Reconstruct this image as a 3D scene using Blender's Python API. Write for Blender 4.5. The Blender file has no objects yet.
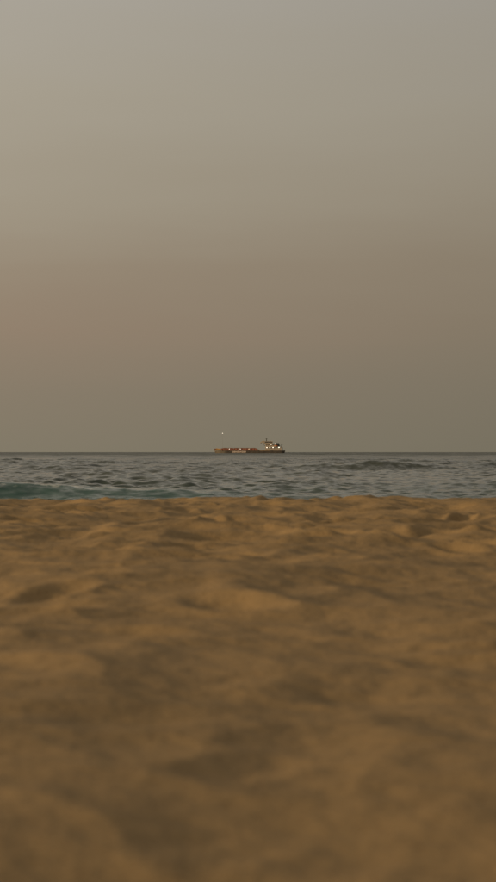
import bpy, bmesh, math, random
import numpy as np
from mathutils import Vector

random.seed(4)
rng = np.random.default_rng(11)
SC = bpy.context.scene
COL = SC.collection
R = math.radians

# ------------------------------------------------------------------ camera
EYE = 0.60                 # eye height above the sand, metres (crouching)
SEA = -1.60                # mean sea level
FPX = 1884.0               # focal length in photo pixels (496 wide)
HORIZON = 452.2            # photo row of the horizon
cam = bpy.data.cameras.new('camera')
cam.sensor_fit = 'HORIZONTAL'
cam.sensor_width = 36.0
cam.lens = 36.0 * FPX / 496.0
cam.clip_start = 0.1
cam.clip_end = 200000
cam.dof.use_dof = True
cam.dof.focus_distance = 900.0
cam.dof.aperture_fstop = 7.6
cam.dof.aperture_blades = 0
cam_o = bpy.data.objects.new('camera', cam)
COL.objects.link(cam_o)
cam_o.location = (0, 0, EYE)
cam_o.rotation_euler = (R(90) + math.atan((HORIZON - 441.0) / FPX), 0, 0)
SC.camera = cam_o

# ------------------------------------------------------------------ sky
SUN_AZ = R(-105)            # left of the view direction
SUN_EL = R(11)
SUN_DIR = Vector((math.sin(SUN_AZ) * math.cos(SUN_EL), math.cos(SUN_AZ) * math.cos(SUN_EL), math.sin(SUN_EL)))


def srgb(r, g, b):
    def f(c):
        c /= 255.0
        return c / 12.92 if c <= 0.04045 else ((c + 0.055) / 1.055) ** 2.4
    return (f(r), f(g), f(b), 1.0)


w = bpy.data.worlds.new('World')
SC.world = w
w.use_nodes = True
nt = w.node_tree
nt.nodes.clear()
N = nt.nodes.new
L = nt.links.new
out = N('ShaderNodeOutputWorld')
bg = N('ShaderNodeBackground')
sky = N('ShaderNodeTexSky')
sky.sky_type = 'NISHITA'
sky.sun_disc = False
sky.sun_elevation = SUN_EL
sky.sun_rotation = SUN_AZ
sky.dust_density = 6.0
sky.air_density = 1.3
tc = N('ShaderNodeTexCoord')
sep = N('ShaderNodeSeparateXYZ')
L(tc.outputs['Generated'], sep.inputs[0])
# thick evening haze: colour by elevation above the horizon
asn = N('ShaderNodeMath'); asn.operation = 'ARCSINE'
L(sep.outputs['Z'], asn.inputs[0])
mr = N('ShaderNodeMapRange')
mr.inputs['From Min'].default_value = 0.0
mr.inputs['From Max'].default_value = R(90)
# faint long streaks of uneven haze
mp = N('ShaderNodeMapping')
mp.inputs['Scale'].default_value = (2.2, 2.2, 14.0)
L(tc.outputs['Generated'], mp.inputs['Vector'])
sn = N('ShaderNodeTexNoise')
sn.inputs['Scale'].default_value = 1.6
sn.inputs['Detail'].default_value = 3.0
L(mp.outputs[0], sn.inputs['Vector'])
sm = N('ShaderNodeMath'); sm.operation = 'MULTIPLY_ADD'
sm.inputs[1].default_value = R(3.2)
sm.inputs[2].default_value = -R(1.6)
L(sn.outputs['Fac'], sm.inputs[0])
# keep the haze level right at the horizon
hz = N('ShaderNodeMapRange')
hz.inputs['From Min'].default_value = R(0.5)
hz.inputs['From Max'].default_value = R(5)
L(asn.outputs[0], hz.inputs['Value'])
smm = N('ShaderNodeMath'); smm.operation = 'MULTIPLY_ADD'
L(sm.outputs[0], smm.inputs[0]); L(hz.outputs[0], smm.inputs[1]); L(asn.outputs[0], smm.inputs[2])
L(smm.outputs[0], mr.inputs['Value'])
ramp = N('ShaderNodeValToRGB')
L(mr.outputs[0], ramp.inputs[0])
STOPS = [(0.0, (124, 116, 99)), (2.0, (130, 118, 101)), (3.9, (139, 122, 104)), (5.6, (143, 129, 111)),
         (7.6, (151, 141, 124)), (10.5, (157, 149, 134)), (13.6, (159, 153, 142)), (28, (157, 150, 137)),
         (60, (150, 143, 131)), (90, (146, 140, 130))]
# away from the sun the warm band fades to grey olive
AWAY = [(0.0, (125, 118, 101)), (2.0, (130, 121, 104)), (3.9, (137, 125, 107)), (5.6, (142, 130, 112))] + STOPS[4:]


def fill_ramp(node, stops):
    el = node.color_ramp.elements
    while len(el) > 1:
        el.remove(el[0])
    el[0].position = 0.0
    el[0].color = srgb(*stops[0][1])
    for d, c in stops[1:]:
        e = el.new(d / 90.0)
        e.color = srgb(*c)


fill_ramp(ramp, STOPS)
ramp2 = N('ShaderNodeValToRGB')
L(mr.outputs[0], ramp2.inputs[0])
fill_ramp(ramp2, AWAY)
side = N('ShaderNodeMapRange')
side.inputs['From Min'].default_value = -0.16
side.inputs['From Max'].default_value = 0.16
L(sep.outputs['X'], side.inputs['Value'])
both = N('ShaderNodeMix'); both.data_type = 'RGBA'
L(side.outputs[0], both.inputs['Factor'])
L(ramp.outputs[0], both.inputs['A'])
L(ramp2.outputs[0], both.inputs['B'])
# brighter towards the veiled sun
dot = N('ShaderNodeVectorMath'); dot.operation = 'DOT_PRODUCT'
L(tc.outputs['Generated'], dot.inputs[0])
dot.inputs[1].default_value = SUN_DIR
glow = N('ShaderNodeMapRange')
glow.interpolation_type = 'SMOOTHSTEP'
glow.interpolation_type = 'LINEAR'
glow.inputs['From Min'].default_value = -1.0
glow.inputs['From Max'].default_value = 1.0
glow.inputs['To Min'].default_value = 0.43
glow.inputs['To Max'].default_value = 1.98
L(dot.outputs['Value'], glow.inputs['Value'])
mul = N('ShaderNodeVectorMath'); mul.operation = 'SCALE'
L(both.outputs['Result'], mul.inputs[0])
L(glow.outputs[0], mul.inputs['Scale'])
nis = N('ShaderNodeVectorMath'); nis.operation = 'SCALE'
nis.inputs['Scale'].default_value = 0.03
L(sky.outputs[0], nis.inputs[0])
add = N('ShaderNodeVectorMath'); add.operation = 'MULTIPLY_ADD'
add.inputs[1].default_value = (10.0, 10.0, 10.0)   # undone by the 0.1 strength below
L(mul.outputs[0], add.inputs[0])
L(nis.outputs[0], add.inputs[2])
L(add.outputs[0], bg.inputs['Color'])
bg.inputs['Strength'].default_value = 0.1
L(bg.outputs[0], out.inputs[0])

# ------------------------------------------------------------------ sun
sl = bpy.data.lights.new('sun', 'SUN')
sl.energy = 3.3
sl.angle = R(5)
sl.color = (1.0, 0.70, 0.34)
so = bpy.data.objects.new('sun', sl)
COL.objects.link(so)
so.rotation_euler = SUN_DIR.to_track_quat('Z', 'Y').to_euler()
so.location = (-20, 10, 20)

SC.view_settings.view_transform = 'Standard'
SC.view_settings.look = 'None'
SC.view_settings.exposure = 0.0
SC.view_settings.gamma = 1.0
SC.view_settings.use_curve_mapping = False


# ------------------------------------------------------------------ helpers
def material(name, col, rough=0.7, metal=0.0, vary=0.12, scale=1.0):
    m = bpy.data.materials.new(name)
    m.use_nodes = True
    n = m.node_tree.nodes
    b = n['Principled BSDF']
    b.inputs['Roughness'].default_value = rough
    b.inputs['Metallic'].default_value = metal
    t = n.new('ShaderNodeTexCoord')
    no = n.new('ShaderNodeTexNoise')
    no.inputs['Scale'].default_value = scale
    no.inputs['Detail'].default_value = 5
    r = n.new('ShaderNodeValToRGB')
    r.color_ramp.elements[0].position = 0.3
    r.color_ramp.elements[1].position = 0.7
    r.color_ramp.elements[0].color = [c * (1 - vary) for c in col[:3]] + [1]
    r.color_ramp.elements[1].color = [min(1, c * (1 + vary)) for c in col[:3]] + [1]
    k = m.node_tree.links.new
    k(t.outputs['Object'], no.inputs['Vector'])
    k(no.outputs['Fac'], r.inputs[0])
    k(r.outputs[0], b.inputs['Base Color'])
    return m


def emitter(name, col, s):
    m = bpy.data.materials.new(name)
    m.use_nodes = True
    b = m.node_tree.nodes['Principled BSDF']
    b.inputs['Base Color'].default_value = (*col, 1)
    b.inputs['Emission Color'].default_value = (*col, 1)
    b.inputs['Emission Strength'].default_value = s
    return m


def grid_object(name, X, Y, Z, mat):
    r, c = X.shape
    co = np.stack([X, Y, Z], -1).reshape(-1, 3).astype(np.float32)
    i = np.arange(r * c).reshape(r, c)
    q = np.stack([i[:-1, :-1], i[:-1, 1:], i[1:, 1:], i[1:, :-1]], -1).reshape(-1, 4).astype(np.int32)
    me = bpy.data.meshes.new(name)
    me.vertices.add(len(co))
    me.vertices.foreach_set('co', co.ravel())
    me.loops.add(q.size)
    me.loops.foreach_set('vertex_index', q.ravel())
    me.polygons.add(len(q))
    me.polygons.foreach_set('loop_start', np.arange(0, q.size, 4, dtype=np.int32))
    me.polygons.foreach_set('use_smooth', np.ones(len(q), dtype=bool))
    me.update(calc_edges=True)
    me.materials.append(mat)
    o = bpy.data.objects.new(name, me)
    COL.objects.link(o)
    return o


def perlin(x, y, seed):
    g = np.random.default_rng(seed)
    p = g.permutation(512)
    a = g.random(512) * 2 * math.pi
    gx, gy = np.cos(a), np.sin(a)
    xi = np.floor(x).astype(np.int64); yi = np.floor(y).astype(np.int64)
    xf = x - xi; yf = y - yi
    u = xf ** 3 * (xf * (xf * 6 - 15) + 10)
    v = yf ** 3 * (yf * (yf * 6 - 15) + 10)

    def h(ix, iy):
        return p[(p[ix & 511] + iy) & 511]

    def d(ix, iy, fx, fy):
        k = h(ix, iy)
        return gx[k] * fx + gy[k] * fy
    n00 = d(xi, yi, xf, yf); n10 = d(xi + 1, yi, xf - 1, yf)
    n01 = d(xi, yi + 1, xf, yf - 1); n11 = d(xi + 1, yi + 1, xf - 1, yf - 1)
    return (n00 * (1 - u) + n10 * u) * (1 - v) + (n01 * (1 - u) + n11 * u) * v


def fan_columns(dense, n_dense, wide, n_wide):
    a = np.linspace(-dense, dense, n_dense)
    s = dense + (wide - dense) * (np.linspace(0, 1, n_wide + 1)[1:] ** 1.7)
    return np.concatenate([-s[::-1], a, s])


def ground(px, py):
    """Where the sight line of a photo pixel meets the level sand."""
    d = EYE * FPX / (py - HORIZON)
    return (px - 248.0) / FPX * d, d


# ------------------------------------------------------------------ sand
def sand_material():
    m = bpy.data.materials.new('dry_sand')
    m.use_nodes = True
    n = m.node_tree.nodes
    k = m.node_tree.links.new
    b = n['Principled BSDF']
    b.inputs['Roughness'].default_value = 0.95
    b.inputs['Specular IOR Level'].default_value = 0.15
    t = n.new('ShaderNodeTexCoord')

    def noise(scale, detail=4.0):
        x = n.new('ShaderNodeTexNoise')
        x.inputs['Scale'].default_value = scale
        x.inputs['Detail'].default_value = detail
        k(t.outputs['Object'], x.inputs['Vector'])
        return x
    big = noise(1.3)
    mid = noise(9.0, 6.0)
    grain = noise(420.0, 2.0)
    speck = noise(70.0, 3.0)
    r = n.new('ShaderNodeValToRGB')
    r.color_ramp.elements[0].position = 0.32
    r.color_ramp.elements[1].position = 0.68
    r.color_ramp.elements[0].color = (0.204, 0.138, 0.067, 1)
    r.color_ramp.elements[1].color = (0.246, 0.166, 0.082, 1)
    mixf = n.new('ShaderNodeMix')
    mixf.inputs['Factor'].default_value = 0.45
    k(big.outputs['Fac'], mixf.inputs['A'])
    k(mid.outputs['Fac'], mixf.inputs['B'])
    k(mixf.outputs['Result'], r.inputs[0])
    sp = n.new('ShaderNodeValToRGB')        # dark mineral specks
    sp.color_ramp.elements[0].position = 0.30
    sp.color_ramp.elements[0].color = (0.55, 0.52, 0.50, 1)
    sp.color_ramp.elements[1].position = 0.42
    sp.color_ramp.elements[1].color = (1, 1, 1, 1)
    k(speck.outputs['Fac'], sp.inputs[0])
    gr = n.new('ShaderNodeValToRGB')
    gr.color_ramp.elements[0].color = (0.72, 0.70, 0.68, 1)
    gr.color_ramp.elements[1].color = (1.25, 1.25, 1.25, 1)
    k(grain.outputs['Fac'], gr.inputs[0])
    m1 = n.new('ShaderNodeMix'); m1.data_type = 'RGBA'; m1.blend_type = 'MULTIPLY'
    m1.inputs['Factor'].default_value = 1.0
    k(r.outputs[0], m1.inputs['A']); k(sp.outputs[0], m1.inputs['B'])
    m2 = n.new('ShaderNodeMix'); m2.data_type = 'RGBA'; m2.blend_type = 'MULTIPLY'
    m2.inputs['Factor'].default_value = 1.0
    k(m1.outputs['Result'], m2.inputs['A']); k(gr.outputs[0], m2.inputs['B'])
    k(m2.outputs['Result'], b.inputs['Base Color'])
    bu = n.new('ShaderNodeBump')
    bu.inputs['Strength'].default_value = 0.5
    bu.inputs['Distance'].default_value = 0.004
    k(speck.outputs['Fac'], bu.inputs['Height'])
    bu2 = n.new('ShaderNodeBump')
    bu2.inputs['Strength'].default_value = 0.6
    bu2.inputs['Distance'].default_value = 0.02
    k(mid.outputs['Fac'], bu2.inputs['Height'])
    k(bu2.outputs[0], bu.inputs['Normal'])
    k(bu.outputs[0], b.inputs['Normal'])
    return m


def build_sand():
    rows = [0.6]
    while rows[-1] < 46:
        d = rows[-1]
        rows.append(d + max(0.014, d / (420.0 if d < 30 else 120.0)))
    rows = np.array(rows)
    t = fan_columns(0.20, 360, 2.6, 40)
    Y, T = np.meshgrid(rows, t, indexing='ij')
    X = T * (Y + 2.2)
    # long profile: nearly level berm, rounded crest about 25 m out, then the beach face down into the sea
    crest = 25.0 + 1.2 * perlin(X * 0.10, X * 0 + 3.3, 5)
    over = np.maximum(0.0, Y - crest)
    Z = -(np.sqrt(1 + (over * 0.55) ** 2) - 1) * 0.32
    Z = np.maximum(Z, -3.4)
    # broad heaps and hollows
    wx = X + 0.35 * perlin(X * 0.9, Y * 0.9, 21)
    wy = Y + 0.35 * perlin(X * 0.9, Y * 0.9, 22)
    Z = Z + 0.035 * perlin(wx * 0.33, wy * 0.28, 1)
    Z = Z + 0.100 * perlin(wx * 0.95, wy * 0.62, 2)
    Z = Z + 0.036 * perlin(wx * 1.7 + 3.1, wy * 1.15, 9)
    n3 = perlin(wx * 2.1, wy * 1.9, 3)
    Z = Z + 0.055 * (0.5 - np.abs(n3)) * 1.1
    Z = Z + 0.013 * perlin(wx * 4.6, wy * 5.0, 4)
    Z = Z + 0.0072 * perlin(X * 13.0, Y * 12.0, 6)
    Z = Z + 0.0022 * perlin(X * 31.0, Y * 29.0, 7)
    calm = 0.43 + 0.57 * np.clip((Y - 3.0) / 9.0, 0, 1) ** 0.8       # smoother loose sand near by
    Z = np.where(Y < 15, Z * calm, Z)
    # trodden dimples with pushed-up rims
    g = np.random.default_rng(9)
    prints = []
    for _ in range(420):
        y = 1.2 + 26 * g.random() ** 0.8
        x = (g.random() * 2 - 1) * (0.30 * y + 1.6)
        prints.append((x, y, 0.11 + 0.14 * g.random(), g.random() * math.pi, 0.012 + 0.036 * g.random()))
    for px, py, rr, dep in [(60, 510, .25, .04), (230, 540, .26, .045), (345, 523, .30, .04),
                            (280, 519, .30, .05), (205, 560, .24, .04), (150, 545, .25, .035), (440, 520, .3, .04)]:
        x, y = ground(px, py)
        prints.append((x, y, rr, 1.57 + 0.5 * (g.random() - .5), dep))
    for x, y, rr, a, dep in prints:
        r0, r1 = np.searchsorted(rows, [y - rr * 4, y + rr * 4])
        if r1 - r0 < 2:
            continue
        xs = X[r0:r1]; ys = Y[r0:r1]
        dx, dy = xs - x, ys - y
        u = (dx * math.cos(a) + dy * math.sin(a)) / (rr * 0.62)
        v = (-dx * math.sin(a) + dy * math.cos(a)) / (rr * 1.15)
        q = u * u + v * v
        Z[r0:r1] += -dep * calm[r0:r1] ** 1.6 * np.exp(-q) + 0.55 * dep * calm[r0:r1] ** 1.6 * np.exp(-((np.sqrt(q) - 1.65) / 0.55) ** 2)
    # heaps that stand up in the photograph: (pixel, radius along x, along y, height)
    for px, py, rx, ry, hgt in [(280, 501, .85, 1.4, .045), (455, 502, .8, 1.4, .03), (60, 503, 1.0, 1.4, -.035), (20, 503, .5, 1.4, -.02),
                                (345, 503, .3, 1.2, -.02), (420, 800, .25, .4, .02)]:
        x, y = ground(px, py)
        Z += hgt * np.exp(-((X - x) / rx) ** 2 - ((Y - y) / ry) ** 2)
    # trodden ridges, gentle on the left and steeper on the right: (pixel of the ridge, fall width, length, height)
    for px, py, rx, ry, hgt in [(285, 592, .50, 1.0, .080), (372, 549, .30, .7, .055), (424, 621, .20, .32, .030),
                                (195, 742, .26, .22, .018), (-10, 835, .34, .36, .024), (60, 685, .24, .28, .012),
                                (6, 519, .30, .9, .055), (86, 519, .30, .9, .050), (180, 640, .30, .35, .02)]:
        x, y = ground(px, py)
        xr = x + 0.25 * (Y - y) + 0.06 * perlin(Y * 2.0, Y * 0 + px * .1, 77)
        u = (X - xr) / rx
        Z += hgt * np.exp(-np.where(u < 0, u / 2.6, u) ** 2 - ((Y - y) / ry) ** 2)
    # crest line of the berm as it stands against the sea (photo pixels)
    tx = [-300, 0, 75, 100, 140, 165, 200, 250, 280, 315, 345, 380, 410, 440, 475, 496, 800]
    ty = [498, 498.8, 499.5, 498, 498.8, 498.8, 497, 496.3, 497.2, 498.8, 496, 495.2, 497, 498.8, 497.5, 498, 498]
    win = (rows > 12) & (rows < 34)
    sil = ((Z[win] - EYE) / Y[win]).max(0)
    pxc = 248 + FPX * t * 27.2 / 25.0
    want = -(np.interp(pxc, tx, ty) - HORIZON) / FPX
    dz = np.clip((want - sil) * 25.0, -0.2, 0.2)
    dz = np.convolve(np.pad(dz, 6, 'edge'), np.ones(13) / 13, 'valid')
    dz[np.abs(t) > 0.22] = 0
    Z += dz[None, :] * np.clip((Y - 12) / 9.0, 0, 1) ** 2
    o = grid_object('sand_beach', X, Y, Z, sand_material())
    o['kind'] = 'structure'
    return o


build_sand()


# ------------------------------------------------------------------ sea
def sea_material():
    m = bpy.data.materials.new('sea_water')
    m.use_nodes = True
    n = m.node_tree.nodes
    k = m.node_tree.links.new
    b = n['Principled BSDF']
    b.inputs['IOR'].default_value = 1.333
    b.inputs['Roughness'].default_value = 0.08
    t = n.new('ShaderNodeTexCoord')
    sp = n.new('ShaderNodeSeparateXYZ')
    k(t.outputs['Object'], sp.inputs[0])
    shore = n.new('ShaderNodeAttribute')     # turbid turquoise water lifted by the inshore roller
    shore.attribute_name = 'shallow'
    r = n.new('ShaderNodeValToRGB')
    r.color_ramp.elements[0].color = (0.036, 0.036, 0.026, 1)
    r.color_ramp.elements[1].color = (0.022, 0.058, 0.050, 1)
    k(shore.outputs['Fac'], r.inputs[0])
    at = n.new('ShaderNodeAttribute')
    at.attribute_name = 'foam'
    fn = n.new('ShaderNodeTexNoise')
    fn.inputs['Scale'].default_value = 2.4
    fn.inputs['Detail'].default_value = 6
    k(t.outputs['Object'], fn.inputs['Vector'])
    fr = n.new('ShaderNodeMapRange')
    fr.inputs['From Min'].default_value = 0.52
    fr.inputs['From Max'].default_value = 0.62
    k(fn.outputs['Fac'], fr.inputs['Value'])
    fm = n.new('ShaderNodeMath'); fm.operation = 'MULTIPLY'
    k(at.outputs['Fac'], fm.inputs[0]); k(fr.outputs[0], fm.inputs[1])
    mx = n.new('ShaderNodeMix'); mx.data_type = 'RGBA'
    k(fm.outputs[0], mx.inputs['Factor'])
    k(r.outputs[0], mx.inputs['A'])
    mx.inputs['B'].default_value = (0.62, 0.62, 0.60, 1)
    k(mx.outputs['Result'], b.inputs['Base Color'])
    # wavelets too small for the mesh: tilt the normal by noise
    mp = n.new('ShaderNodeMapping')
    mp.inputs['Scale'].default_value = (0.6, 1.0, 1.0)
    k(t.outputs['Object'], mp.inputs['Vector'])
    n1 = n.new('ShaderNodeTexNoise')
    n1.inputs['Scale'].default_value = 2.2
    n1.inputs['Detail'].default_value = 4
    k(mp.outputs[0], n1.inputs['Vector'])
    sb = n.new('ShaderNodeVectorMath'); sb.operation = 'SUBTRACT'
    sb.inputs[1].default_value = (0.5, 0.5, 0.5)
    k(n1.outputs['Color'], sb.inputs[0])
    ml = n.new('ShaderNodeVectorMath'); ml.operation = 'MULTIPLY'
    ml.inputs[1].default_value = (0.7, 1.0, 0.0)
    k(sb.outputs[0], ml.inputs[0])
    far = n.new('ShaderNodeMapRange')        # more of the chop is unresolved further out
    far.inputs['From Min'].default_value = 150
    far.inputs['From Max'].default_value = 1500
    far.inputs['To Min'].default_value = 0.9
    far.inputs['To Max'].default_value = 1.6
    k(sp.outputs['Y'], far.inputs['Value'])
    fro = n.new('ShaderNodeMapRange')
    fro.inputs['From Min'].default_value = 200
    fro.inputs['From Max'].default_value = 1800
    fro.inputs['To Min'].default_value = 0.08
    fro.inputs['To Max'].default_value = 0.50
    k(sp.outputs['Y'], fro.inputs['Value'])
    gm = n.new('ShaderNodeMapping')          # gusts: patches of rougher and smoother water
    gm.inputs['Scale'].default_value = (0.05, 0.012, 1.0)
    k(t.outputs['Object'], gm.inputs['Vector'])
    gn = n.new('ShaderNodeTexNoise')
    gn.inputs['Scale'].default_value = 1.0
    gn.inputs['Detail'].default_value = 6
    k(gm.outputs[0], gn.inputs['Vector'])
    gr = n.new('ShaderNodeMapRange')
    gr.inputs['From Min'].default_value = 0.32
    gr.inputs['From Max'].default_value = 0.68
    gr.inputs['To Min'].default_value = 0.43
    gr.inputs['To Max'].default_value = 1.45
    k(gn.outputs['Fac'], gr.inputs['Value'])
    gx = n.new('ShaderNodeMath'); gx.operation = 'MULTIPLY'
    k(fro.outputs[0], gx.inputs[0]); k(gr.outputs[0], gx.inputs[1])
    k(gx.outputs[0], b.inputs['Roughness'])
    sc = n.new('ShaderNodeVectorMath'); sc.operation = 'SCALE'
    k(ml.outputs[0], sc.inputs[0]); k(far.outputs[0], sc.inputs['Scale'])
    ge = n.new('ShaderNodeNewGeometry')
    ad = n.new('ShaderNodeVectorMath'); ad.operation = 'ADD'
    k(ge.outputs['Normal'], ad.inputs[0]); k(sc.outputs[0], ad.inputs[1])
    nm = n.new('ShaderNodeVectorMath'); nm.operation = 'NORMALIZE'
    k(ad.outputs[0], nm.inputs[0])
    k(nm.outputs[0], b.inputs['Normal'])
    return m


def build_sea():
    rows = [34.0]
    while rows[-1] < 70000:
        d = rows[-1]
        rows.append(d + (0.6 if d < 80 else d / 650.0 if d < 500 else d / 350.0 if d < 1400 else d / 60.0))
    rows = np.array(rows)
    t = fan_columns(0.16, 380, 3.2, 36)
    Y, T = np.meshgrid(rows, t, indexing='ij')
    X = T * (Y + 14.0)
    step = np.gradient(rows)[:, None]
    Z = np.zeros_like(X)
    DX = np.zeros_like(X)
    DY = np.zeros_like(X)
    grp = 1.0 + 0.9 * perlin(X * 0.035, Y * 0.016, 31) + 0.5 * perlin(X * 0.11, Y * 0.05, 32)
    grp = np.clip(grp, 0.25, 2.0)
    inner = np.clip((0.30 - np.abs(T)) / 0.06, 0.15, 1.0)
    g = np.random.default_rng(5)
    for i in range(84):
        f = (i + g.random()) / 84
        lam = 0.52 * (30.0 / 0.52) ** f
        slope = 0.070 * (1.0 if lam < 1.6 else (1.6 / lam) ** 0.62)
        spread = R(42) if lam < 8 else R(24)
        th = g.normal(0, 1) * spread
        kx, ky = math.sin(th) * 2 * math.pi / lam, math.cos(th) * 2 * math.pi / lam
        ph = kx * X + ky * Y + g.random() * 6.283
        keep = np.clip((lam / step - 3.0) / 3.0, 0, 1) * inner
        a = slope * lam / (2 * math.pi) * keep
        if lam < 12:
            a = a * grp
        if lam > 2.5:                                # the longer seas are lower close to the beach
            a = a * np.interp(rows, [90, 330], [0.42, 1.15])[:, None]
        s, c = np.sin(ph), np.cos(ph)
        Z += a * s
        DX += 0.7 * a * c * math.sin(th)
        DY += 0.7 * a * c * math.cos(th)

    foam = np.zeros_like(X)

    def roller(yc, hgt, wf, wb, xc, wx, foam_amt=0.0, bend=0.0, seed=0, calm=0.0):
        nonlocal Z, foam
        mid = yc + bend * (X - xc) + 0.8 * perlin(X * 0.13, X * 0 + seed + .5, 40 + seed)
        dd = Y - mid
        prof = np.where(dd < 0, np.exp(-(dd / wf) ** 2), np.exp(-(dd / wb) ** 2))
        along = np.exp(-np.abs((X - xc) / wx) ** 2.4) * (1 + 0.25 * perlin(X * 0.22, X * 0 + seed, 60 + seed))
        Z = Z * (1 - calm * np.clip(np.exp(-(dd / (3.5 * wf)) ** 2) * along, 0, 1)) + hgt * prof * along
        if foam_amt:
            foam = np.maximum(foam, foam_amt * np.exp(-((dd - 0.15) / 0.5) ** 2) * np.clip(along * 1.4 - 0.3, 0, 1))
    roller(88.8, 0.77, 1.25, 6.0, -16.5, 15.5, 0.9, 0.02, 1, 0.85)
    shallow = 0.16 + 0.3 * np.exp(-((Y - 90) / 40.0) ** 2) + 0.9 * np.exp(-((Y - 88.5) / 4.0) ** 2) * np.exp(-np.clip((X + 7.0) / 6.0, 0, None) ** 2)
    roller(104, 0.22, 1.5, 4.0, 1.0, 6.0, 0.0, -0.1, 2)
    roller(222, 1.05, 2.4, 10.0, 15.5, 10.0, 0.0, 0.05, 3, 0.15)
    roller(238, 0.6, 2.4, 9.0, 9.0, 9.0, 0.0, -0.04, 9, 0.0)
    roller(236, 0.7, 2.6, 8.0, 29.0, 8.0, 0.0, 0.06, 3)
    roller(330, 0.6, 4.0, 9.0, -20, 16.0, 0.0, 0.05, 4)
    roller(150, 0.35, 2.0, 6.0, -6.0, 6.0, 0.0, -0.1, 5)
    roller(170, 0.40, 2.0, 6.0, 5.0, 5.0, 0.0, 0.1, 6)
    roller(380, 0.8, 4.0, 9.0, 34, 9.0, 0.0, 0.05, 7)
    o = grid_object('sea', X + DX, Y + DY, Z + SEA, sea_material())
    a = o.data.attributes.new('foam', 'FLOAT', 'POINT')
    a.data.foreach_set('value', foam.ravel().astype(np.float32))
    a = o.data.attributes.new('shallow', 'FLOAT', 'POINT')
    a.data.foreach_set('value', np.clip(shallow, 0, 1).ravel().astype(np.float32))
    o['kind'] = 'structure'
    return o


build_sea()

# ------------------------------------------------------------------ cargo ship
M = {
    'hull': material('dark_hull_paint', (0.085, 0.068, 0.052), 0.55, 0, .3, .15),
    'rust': material('rust_red_paint', (0.31, 0.112, 0.066), 0.7, 0, .35, .3),
    'rust_dark': material('oxide_brown_paint', (0.17, 0.072, 0.034), 0.75, 0, .35, .4),
    'white': material('weathered_white_paint', (0.50, 0.44, 0.37), 0.6, 0, .15, .3),
    'letter': material('pale_pink_paint', (0.82, 0.66, 0.56), 0.7, 0, .1, .5),
    'cream': material('cream_paint', (0.52, 0.36, 0.22), 0.6, 0, .15, .3),
    'grey': material('grey_brown_paint', (0.38, 0.31, 0.24), 0.65, 0, .2, .3),
    'dark': material('dark_green_grey_paint', (0.045, 0.046, 0.036), 0.6, 0, .3, .3),
    'yellow': material('ochre_paint', (0.52, 0.28, 0.075), 0.6, 0, .2, .5),
    'glass': material('dark_glass', (0.03, 0.035, 0.04), 0.1, 0, .1, .5),
    'steel': material('mast_steel', (0.12, 0.095, 0.07), 0.55, 0, .15, .5),
    'orange': material('lifeboat_orange', (0.55, 0.16, 0.03), 0.5, 0, .1, .5),
    'lamp': emitter('lit_floodlight', (1.0, 0.90, 0.72), 1.7),
    'lamp_warm': emitter('lit_deck_lamp', (1.0, 0.70, 0.42), 1.5),
}


def mesh_part(name, bm, mat, parent, bevel=0.0, smooth=False):
    me = bpy.data.meshes.new(name)
    bmesh.ops.recalc_face_normals(bm, faces=bm.faces)
    bm.to_mesh(me)
    bm.free()
    me.materials.append(mat)
    if smooth:
        for p in me.polygons:
            p.use_smooth = True
    o = bpy.data.objects.new(name, me)
    COL.objects.link(o)
    o.parent = parent
    if bevel:
        md = o.modifiers.new('bevel', 'BEVEL')
        md.width = bevel
        md.segments = 2
        md.limit_method = 'ANGLE'
    return o


def boxes(*bs):
    bm = bmesh.new()
    for x0, x1, y0, y1, z0, z1 in bs:
        v = [bm.verts.new(p) for p in ((x0, y0, z0), (x1, y0, z0), (x1, y1, z0), (x0, y1, z0),
                                       (x0, y0, z1), (x1, y0, z1), (x1, y1, z1), (x0, y1, z1))]
        for f in ((3, 2, 1, 0), (4, 5, 6, 7), (0, 1, 5, 4), (1, 2, 6, 5), (2, 3, 7, 6), (3, 0, 4, 7)):
            bm.faces.new([v[i] for i in f])
    return bm


def prism_y(poly, y0, y1):
    """Polygon in the x-z plane pushed through from y0 to y1."""
    bm = bmesh.new()
    a = [bm.verts.new((x, y0, z)) for x, z in poly]
    b = [bm.verts.new((x, y1, z)) for x, z in poly]
    bm.faces.new(a)
    bm.faces.new(b[::-1])
    n = len(poly)
    for i in range(n):
        bm.faces.new((a[i], b[i], b[(i + 1) % n], a[(i + 1) % n]))
    return bm


def tube(bm, p, q, r0, r1, n=8):
    p, q = Vector(p), Vector(q)
    z = (q - p).normalized()
    x = z.orthogonal().normalized()
    y = z.cross(x)
    A = [bm.verts.new(p + (x * math.cos(t) + y * math.sin(t)) * r0) for t in [2 * math.pi * i / n for i in range(n)]]
    B = [bm.verts.new(q + (x * math.cos(t) + y * math.sin(t)) * r1) for t in [2 * math.pi * i / n for i in range(n)]]
    for i in range(n):
        bm.faces.new((A[i], A[(i + 1) % n], B[(i + 1) % n], B[i]))
    bm.faces.new(A[::-1])
    bm.faces.new(B)
    return bm


def tubes(*ts):
    bm = bmesh.new()
    for a in ts:
        tube(bm, *a)
    return bm


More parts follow.
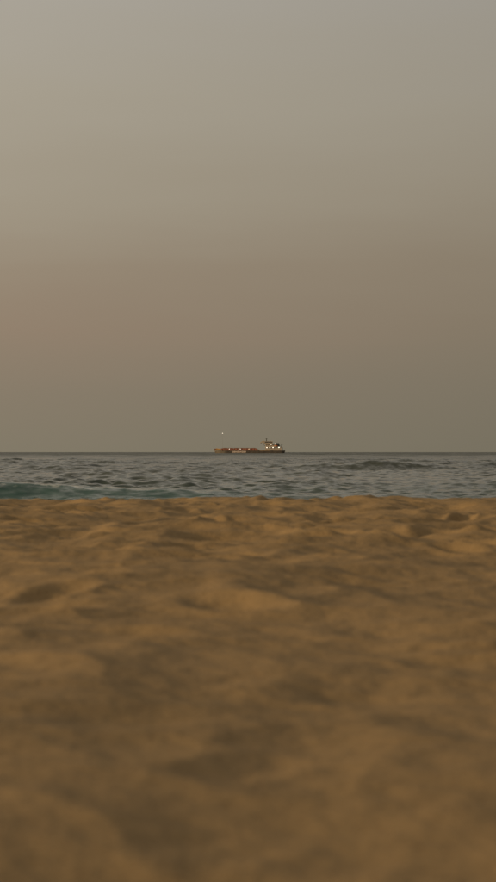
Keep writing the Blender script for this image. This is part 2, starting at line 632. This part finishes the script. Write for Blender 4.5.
def build_ship():
    D = 4000.0
    mpp = D / FPX                                    # metres per photo pixel at the ship
    x_bow = (214.4 - 248.0) * mpp
    S = bpy.data.objects.new('cargo_ship', None)
    COL.objects.link(S)
    S.location = (x_bow, D, SEA)
    S['label'] = 'distant rust-red and dark grey cargo ship with lit lamps on the horizon'
    S['category'] = 'ship'

    def X(px):                                       # metres aft of the bow
        return (px - 214.4) * mpp

    LEN = X(285.2)
    BEAM = 23.0
    # hull: stations from bow to stern, each with half-breadth and sheer
    st = []
    for i in range(41):
        s = i / 40
        x = s * LEN
        hb = BEAM / 2 * min(1.0, (s / 0.16) ** 0.55 if s > 0 else 0.0)
        if s > 0.93:
            hb *= 1 - 0.25 * ((s - 0.93) / 0.07) ** 2
        top = 5.6 + 1.6 * max(0, 1 - s / 0.12)
        st.append((x, max(hb, 0.15), top))
    bm = bmesh.new()
    rings = []
    for x, hb, top in st:
        rake = 4.5 * max(0, 1 - x / 16.0)            # raked stem: lower points lie further aft
        ctr = 3.0 * max(0, (x - (LEN - 12)) / 12)    # counter stern
        ring = []
        for z, f, k in ((-6.0, 0.72, 1.0), (-2.0, 0.93, 0.7), (1.2, 0.985, 0.42), (3.6, 1.0, 0.16), (top, 1.01, 0.0)):
            ring.append((x + rake * k - ctr * k, hb * f, z))
        rings.append([bm.verts.new((a, -b, c)) for a, b, c in ring] + [bm.verts.new((a, b, c)) for a, b, c in ring[::-1]])
    for r0, r1 in zip(rings, rings[1:]):
        n = len(r0)
        for i in range(n):
            bm.faces.new((r0[i], r0[(i + 1) % n], r1[(i + 1) % n], r1[i]))
    bm.faces.new(rings[0][::-1])
    bm.faces.new(rings[-1])
    hull = mesh_part('hull', bm, M['hull'], S, smooth=False)
    # worn pale lettering amidships, too far off to read: one flat block for each letter
    lx = X(232.4)
    for i, wd in enumerate([2.7, 2.4, 2.9, 2.2, 2.7, 2.4, 2.9, 2.0, 2.6]):
        if i % 3 == 1:
            bm = boxes((lx, lx + .6, -.06, .06, 0, 2.3), (lx + .6, lx + wd, -.06, .06, 1.7, 2.3), (lx + .6, lx + wd, -.06, .06, .8, 1.4), (lx + .6, lx + wd, -.06, .06, 0, .55))
        elif i % 3 == 2:
            bm = boxes((lx, lx + .7, -.06, .06, 0, 2.3), (lx + wd - .7, lx + wd, -.06, .06, 0, 2.3), (lx + .7, lx + wd - .7, -.06, .06, .9, 1.5))
        else:
            bm = boxes((lx, lx + .7, -.06, .06, 0, 2.3), (lx + wd - .7, lx + wd, -.06, .06, 0, 2.3), (lx + .7, lx + wd - .7, -.06, .06, 1.7, 2.3), (lx + .7, lx + wd - .7, -.06, .06, 0, .6))
        l = mesh_part('hull_letter', bm, M['letter'], hull)
        l.location = (0, -BEAM / 2 * 1.01 - 0.14, 1.2)
        l.scale = (1, 1, 1.45)
        lx += wd + 0.75
    # boot-topping stripe
    # rust red cargo side standing on the hull
    x0, x1 = X(221.5), X(257.2)
    cargo = mesh_part('cargo_side', prism_y([(x0, 5.5), (x1 + 1.5, 5.5), (x1, 10.3), (x0 - 1.0, 10.3), (x0 - 1.5, 8.6)], -10.9, 10.9), M['rust'], S, 0.15)
    n = 15
    for i in range(n):                               # frames (stiffeners) along the side
        fx = x0 + 1.5 + (x1 - x0 - 3.0) * i / (n - 1)
        mesh_part('side_frame', boxes((fx - .22, fx + .22, -11.25, -10.85, 5.55, 10.1)), M['rust_dark'], cargo)
    for i in range(6):
        hx = x0 + 2.5 + i * (x1 - x0 - 4) / 6
        wv = (x1 - x0 - 4) / 6 - 1.6
        h = mesh_part('hatch_cover', prism_y([(hx, 10.3), (hx + wv, 10.3), (hx + wv, 11.0), (hx + wv * .5, 11.35), (hx, 11.0)], -8.5, 8.5), M['rust_dark'], S, 0.1)
    mesh_part('cargo_rail', tubes(*[((x0 + 1, -10.7, z), (x1 - 1, -10.7, z), .07, .07, 6) for z in (10.75, 11.25)],
                                  *[((x0 + 1 + k * (x1 - x0 - 2) / 24, -10.7, 10.2), (x0 + 1 + k * (x1 - x0 - 2) / 24, -10.7, 11.3), .06, .06, 6) for k in range(25)]), M['steel'], S)
    # forecastle
    fc = mesh_part('forecastle', prism_y([(X(214.6), 6.9), (x0 - 1.4, 5.5), (x0 - 1.4, 8.6), (X(219), 9.0), (X(214.2), 10.2)], -3.2, 3.2), M['rust_dark'], S, 0.2)
    w1 = X(217.0)
    mesh_part('windlass', tubes(((w1, -3.4, 9.6), (w1, 3.4, 9.6), 1.0, 1.0, 14), ((w1 + 4.2, -3.2, 9.2), (w1 + 4.2, 3.2, 9.2), .9, .9, 14)), M['yellow'], S)
    mesh_part('bow_platform', prism_y([(X(216.2), 8.3), (X(221.4), 7.0), (X(221.6), 8.4), (X(218.4), 10.0), (X(216.2), 10.6)], -4.2, -3.25), M['yellow'], S, 0.1)
    # tall foremast with its masthead light
    mx = X(222.6)
    mh = (HORIZON + (2.2 / D * FPX) - 433.4) * mpp
    fm = mesh_part('foremast', tubes(((mx, 0, 5.5), (mx, 0, 24), .09, .06, 10), ((mx, 0, 24), (mx, 0, mh), .05, .03, 10),
                                     ((mx, -2.2, 25), (mx, 2.2, 25), .09, .09, 6)), M['steel'], S)
    mesh_part('stay', tubes(((mx, 0, mh - 3), (X(215), 0, 9.6), .02, .02, 5), ((mx, 0, mh - 3), (X(232), 0, 11.0), .02, .02, 5)), M['steel'], fm)

    def lamp(x, y, z, wd=1.5, ht=1.0, mat='lamp', parent=S, pole=None):
        o = mesh_part('floodlight', boxes((x - wd / 2, x + wd / 2, y - .05, y + .35, z - ht / 2, z + ht / 2)), M['dark'], parent, 0.06)
        g = mesh_part('lens', prism_y([(x - wd * .44, z - ht * .42), (x + wd * .44, z - ht * .42), (x + wd * .44, z + ht * .3), (x + wd * .3, z + ht * .43), (x - wd * .3, z + ht * .43), (x - wd * .44, z + ht * .3)], y - .2, y - .04), M[mat], o)
        if pole is not None:
            mesh_part('lamp_pole', tubes(((x, y + .15, pole), (x, y + .15, z - ht / 2), .1, .08, 6)), M['steel'], o)
        return o
    lamp(mx, -.4, mh, 2.2, 0.9)
    for px in (229.5, 240.3, 249.0):
        lamp(X(px), -11.4, 9.1, 1.5, 1.2, 'lamp_warm' if px > 245 else 'lamp')
    # sloping end of the cargo section, and the pale low deckhouse behind it
    mesh_part('ramp', prism_y([(x1 + 1.55, 5.5), (X(261), 5.5), (X(259), 7.6), (x1 + .8, 9.2)], -9.5, 9.5), M['cream'], S, 0.1)
    mesh_part('bulwark', prism_y([(X(259.6), 5.45), (X(269.2), 5.45), (X(269.2), 7.4), (X(266.0), 7.4), (X(265.4), 6.6), (X(259.6), 6.4)], -11.7, -11.2), M['cream'], S, 0.05)
    # superstructure tiers
    house = mesh_part('deckhouse', boxes((X(265.4), X(281.6), -9.5, 9.5, 5.5, 13.2)), M['grey'], S, 0.15)
    up = mesh_part('upper_deckhouse', boxes((X(265.6), X(275.0), -8.5, 8.5, 13.2, 19.0)), M['grey'], S, 0.15)
    mesh_part('deck_edge', boxes((X(265.0), X(282.0), -10.3, 10.3, 12.8, 13.6)), M['white'], house)
    mesh_part('deck_edge', boxes((X(265.2), X(275.6), -9.3, 9.3, 18.6, 19.14)), M['white'], up)
    br = mesh_part('bridge', prism_y([(X(264.2), 19.15), (X(272.6), 19.15), (X(272.6), 25.2), (X(263.8), 25.2), (X(263.4), 23.0)], -10.5, 10.5), M['grey'], S, 0.15)
    mesh_part('roof', boxes((X(263.4), X(273.0), -11, 11, 25.2, 25.6)), M['white'], br)
    for i in range(7):
        a = X(264.4) + 1.0 + i * 2.25
        mesh_part('window', boxes((a, a + 1.75, -10.62, -10.45, 22.4, 24.2)), M['glass'], br)
    for i in range(9):
        a = X(266.2) + i * 3.3
        mesh_part('window', boxes((a, a + 1.2, -9.6, -9.45, 11.0, 12.2)), M['glass'], house)
    for i in range(5):
        a = X(266.4) + i * 3.5
        mesh_part('window', boxes((a, a + 1.2, -8.6, -8.45, 16.0, 17.3)), M['glass'], up)
    # raised platform thrust out forward of the bridge, on struts
    pl = mesh_part('forward_platform', prism_y([(X(259.9), 22.6), (X(260.4), 21.4), (X(264.4), 24.2), (X(264.4), 26.8), (X(262.0), 25.8)], -9, 9), M['grey'], S, 0.1)
    mesh_part('strut', tubes(((X(260.8), -7, 21.8), (X(265.4), -7, 15.0), .28, .28, 8)), M['steel'], pl)
    mesh_part('strut', tubes(((X(260.8), 7, 21.8), (X(265.4), 7, 15.0), .28, .28, 8)), M['steel'], pl)
    # radar mast
    rx = X(266.5)
    rm = mesh_part('radar_mast', tubes(((rx, 0, 25.6), (rx, 0, 31.6), .95, .7, 10), ((rx, -3, 28.6), (rx, 3, 28.6), .2, .2, 6)), M['dark'], S)
    mesh_part('radar_scanner', boxes((rx - 2.3, rx + 2.3, -.3, .3, 29.9, 30.5)), M['dark'], rm)
    mesh_part('dome', tubes(((X(270.5), 2, 25.6), (X(270.5), 2, 27.2), .9, .5, 12)), M['white'], S)
    # funnel and dark after works
    fu = mesh_part('funnel', prism_y([(X(275.6), 13.35), (X(279.8), 13.35), (X(279.4), 19.8), (X(276.2), 20.8)], -3.5, 3.5), M['dark'], S, 0.3)
    mesh_part('funnel_cap', boxes((X(276.4), X(279.2), -3.0, 3.0, 20.2, 21.2)), M['dark'], fu)
    mesh_part('exhaust_pipe', tubes(((X(277.2), 1, 20.5), (X(277.2), 1, 22.6), .45, .45, 10)), M['dark'], fu)
    mesh_part('exhaust_pipe', tubes(((X(278.3), -1, 20.5), (X(278.3), -1, 22.2), .4, .4, 10)), M['dark'], fu)
    mesh_part('after_mast', tubes(((X(281.2), 0, 13.3), (X(281.2), 0, 20.5), .35, .15, 8), ((X(281.2), 0, 17), (X(282.8), 0, 18.6), .15, .12, 6)), M['dark'], S)
    # crane on the after deck
    cr = mesh_part('deck_crane', tubes(((X(282.4), -5, 5.5), (X(282.4), -5, 12.5), .6, .5, 10)), M['dark'], S)
    mesh_part('jib', tubes(((X(282.4), -5, 12.4), (X(279.6), -5, 16.8), .35, .2, 8)), M['dark'], cr)
    # lifeboat
    bm = bmesh.new()
    bmesh.ops.create_uvsphere(bm, u_segments=16, v_segments=10, radius=1.0)
    for v in bm.verts:
        v.co.x *= 3.6
        v.co.y *= 1.2
        v.co.z *= 1.25 if v.co.z > 0 else 1.0
    lb = mesh_part('lifeboat', bm, M['orange'], S, smooth=True)
    lb.location = (X(276.0), -10.6, 15.6)
    for px in (274.9, 277.1):
        mesh_part('davit', tubes(((X(px), -9.8, 13.3), (X(px), -10.6, 17.6), .16, .14, 6)), M['steel'], S)
    # lit lamps of the superstructure
    for px, py, wd, ht, dy in [(266.9, 447.6, 3.0, 1.5, -10.2), (269.8, 447.6, 2.2, 1.5, -10.2), (273.0, 447.5, 2.8, 1.6, -10.2),
                               (278.9, 447.4, 3.4, 1.8, -10.2), (271.0, 444.5, 2.8, 1.1, -9.2), (275.7, 443.4, 1.2, 1.6, -9.2)]:
        z = (HORIZON + (2.2 / D * FPX) - py) * mpp
        lamp(X(px), dy, z, wd, ht)
    # stern rail and ensign staff
    mesh_part('stern_rail', tubes(*[((X(281.8), -10.8, z), (LEN - 2, -9.4, z), .08, .08, 6) for z in (6.2, 6.8)],
                                  *[((X(281.8) + k * 1.4, -10.8 + k * .28, 5.4), (X(281.8) + k * 1.4, -10.8 + k * .28, 6.85), .06, .06, 6) for k in range(5)]), M['steel'], S)
    mesh_part('ensign_staff', tubes(((LEN - 1.4, 0, 5.4), (LEN + .6, 0, 11.5), .14, .08, 6)), M['white'], S)
    return S


build_ship()
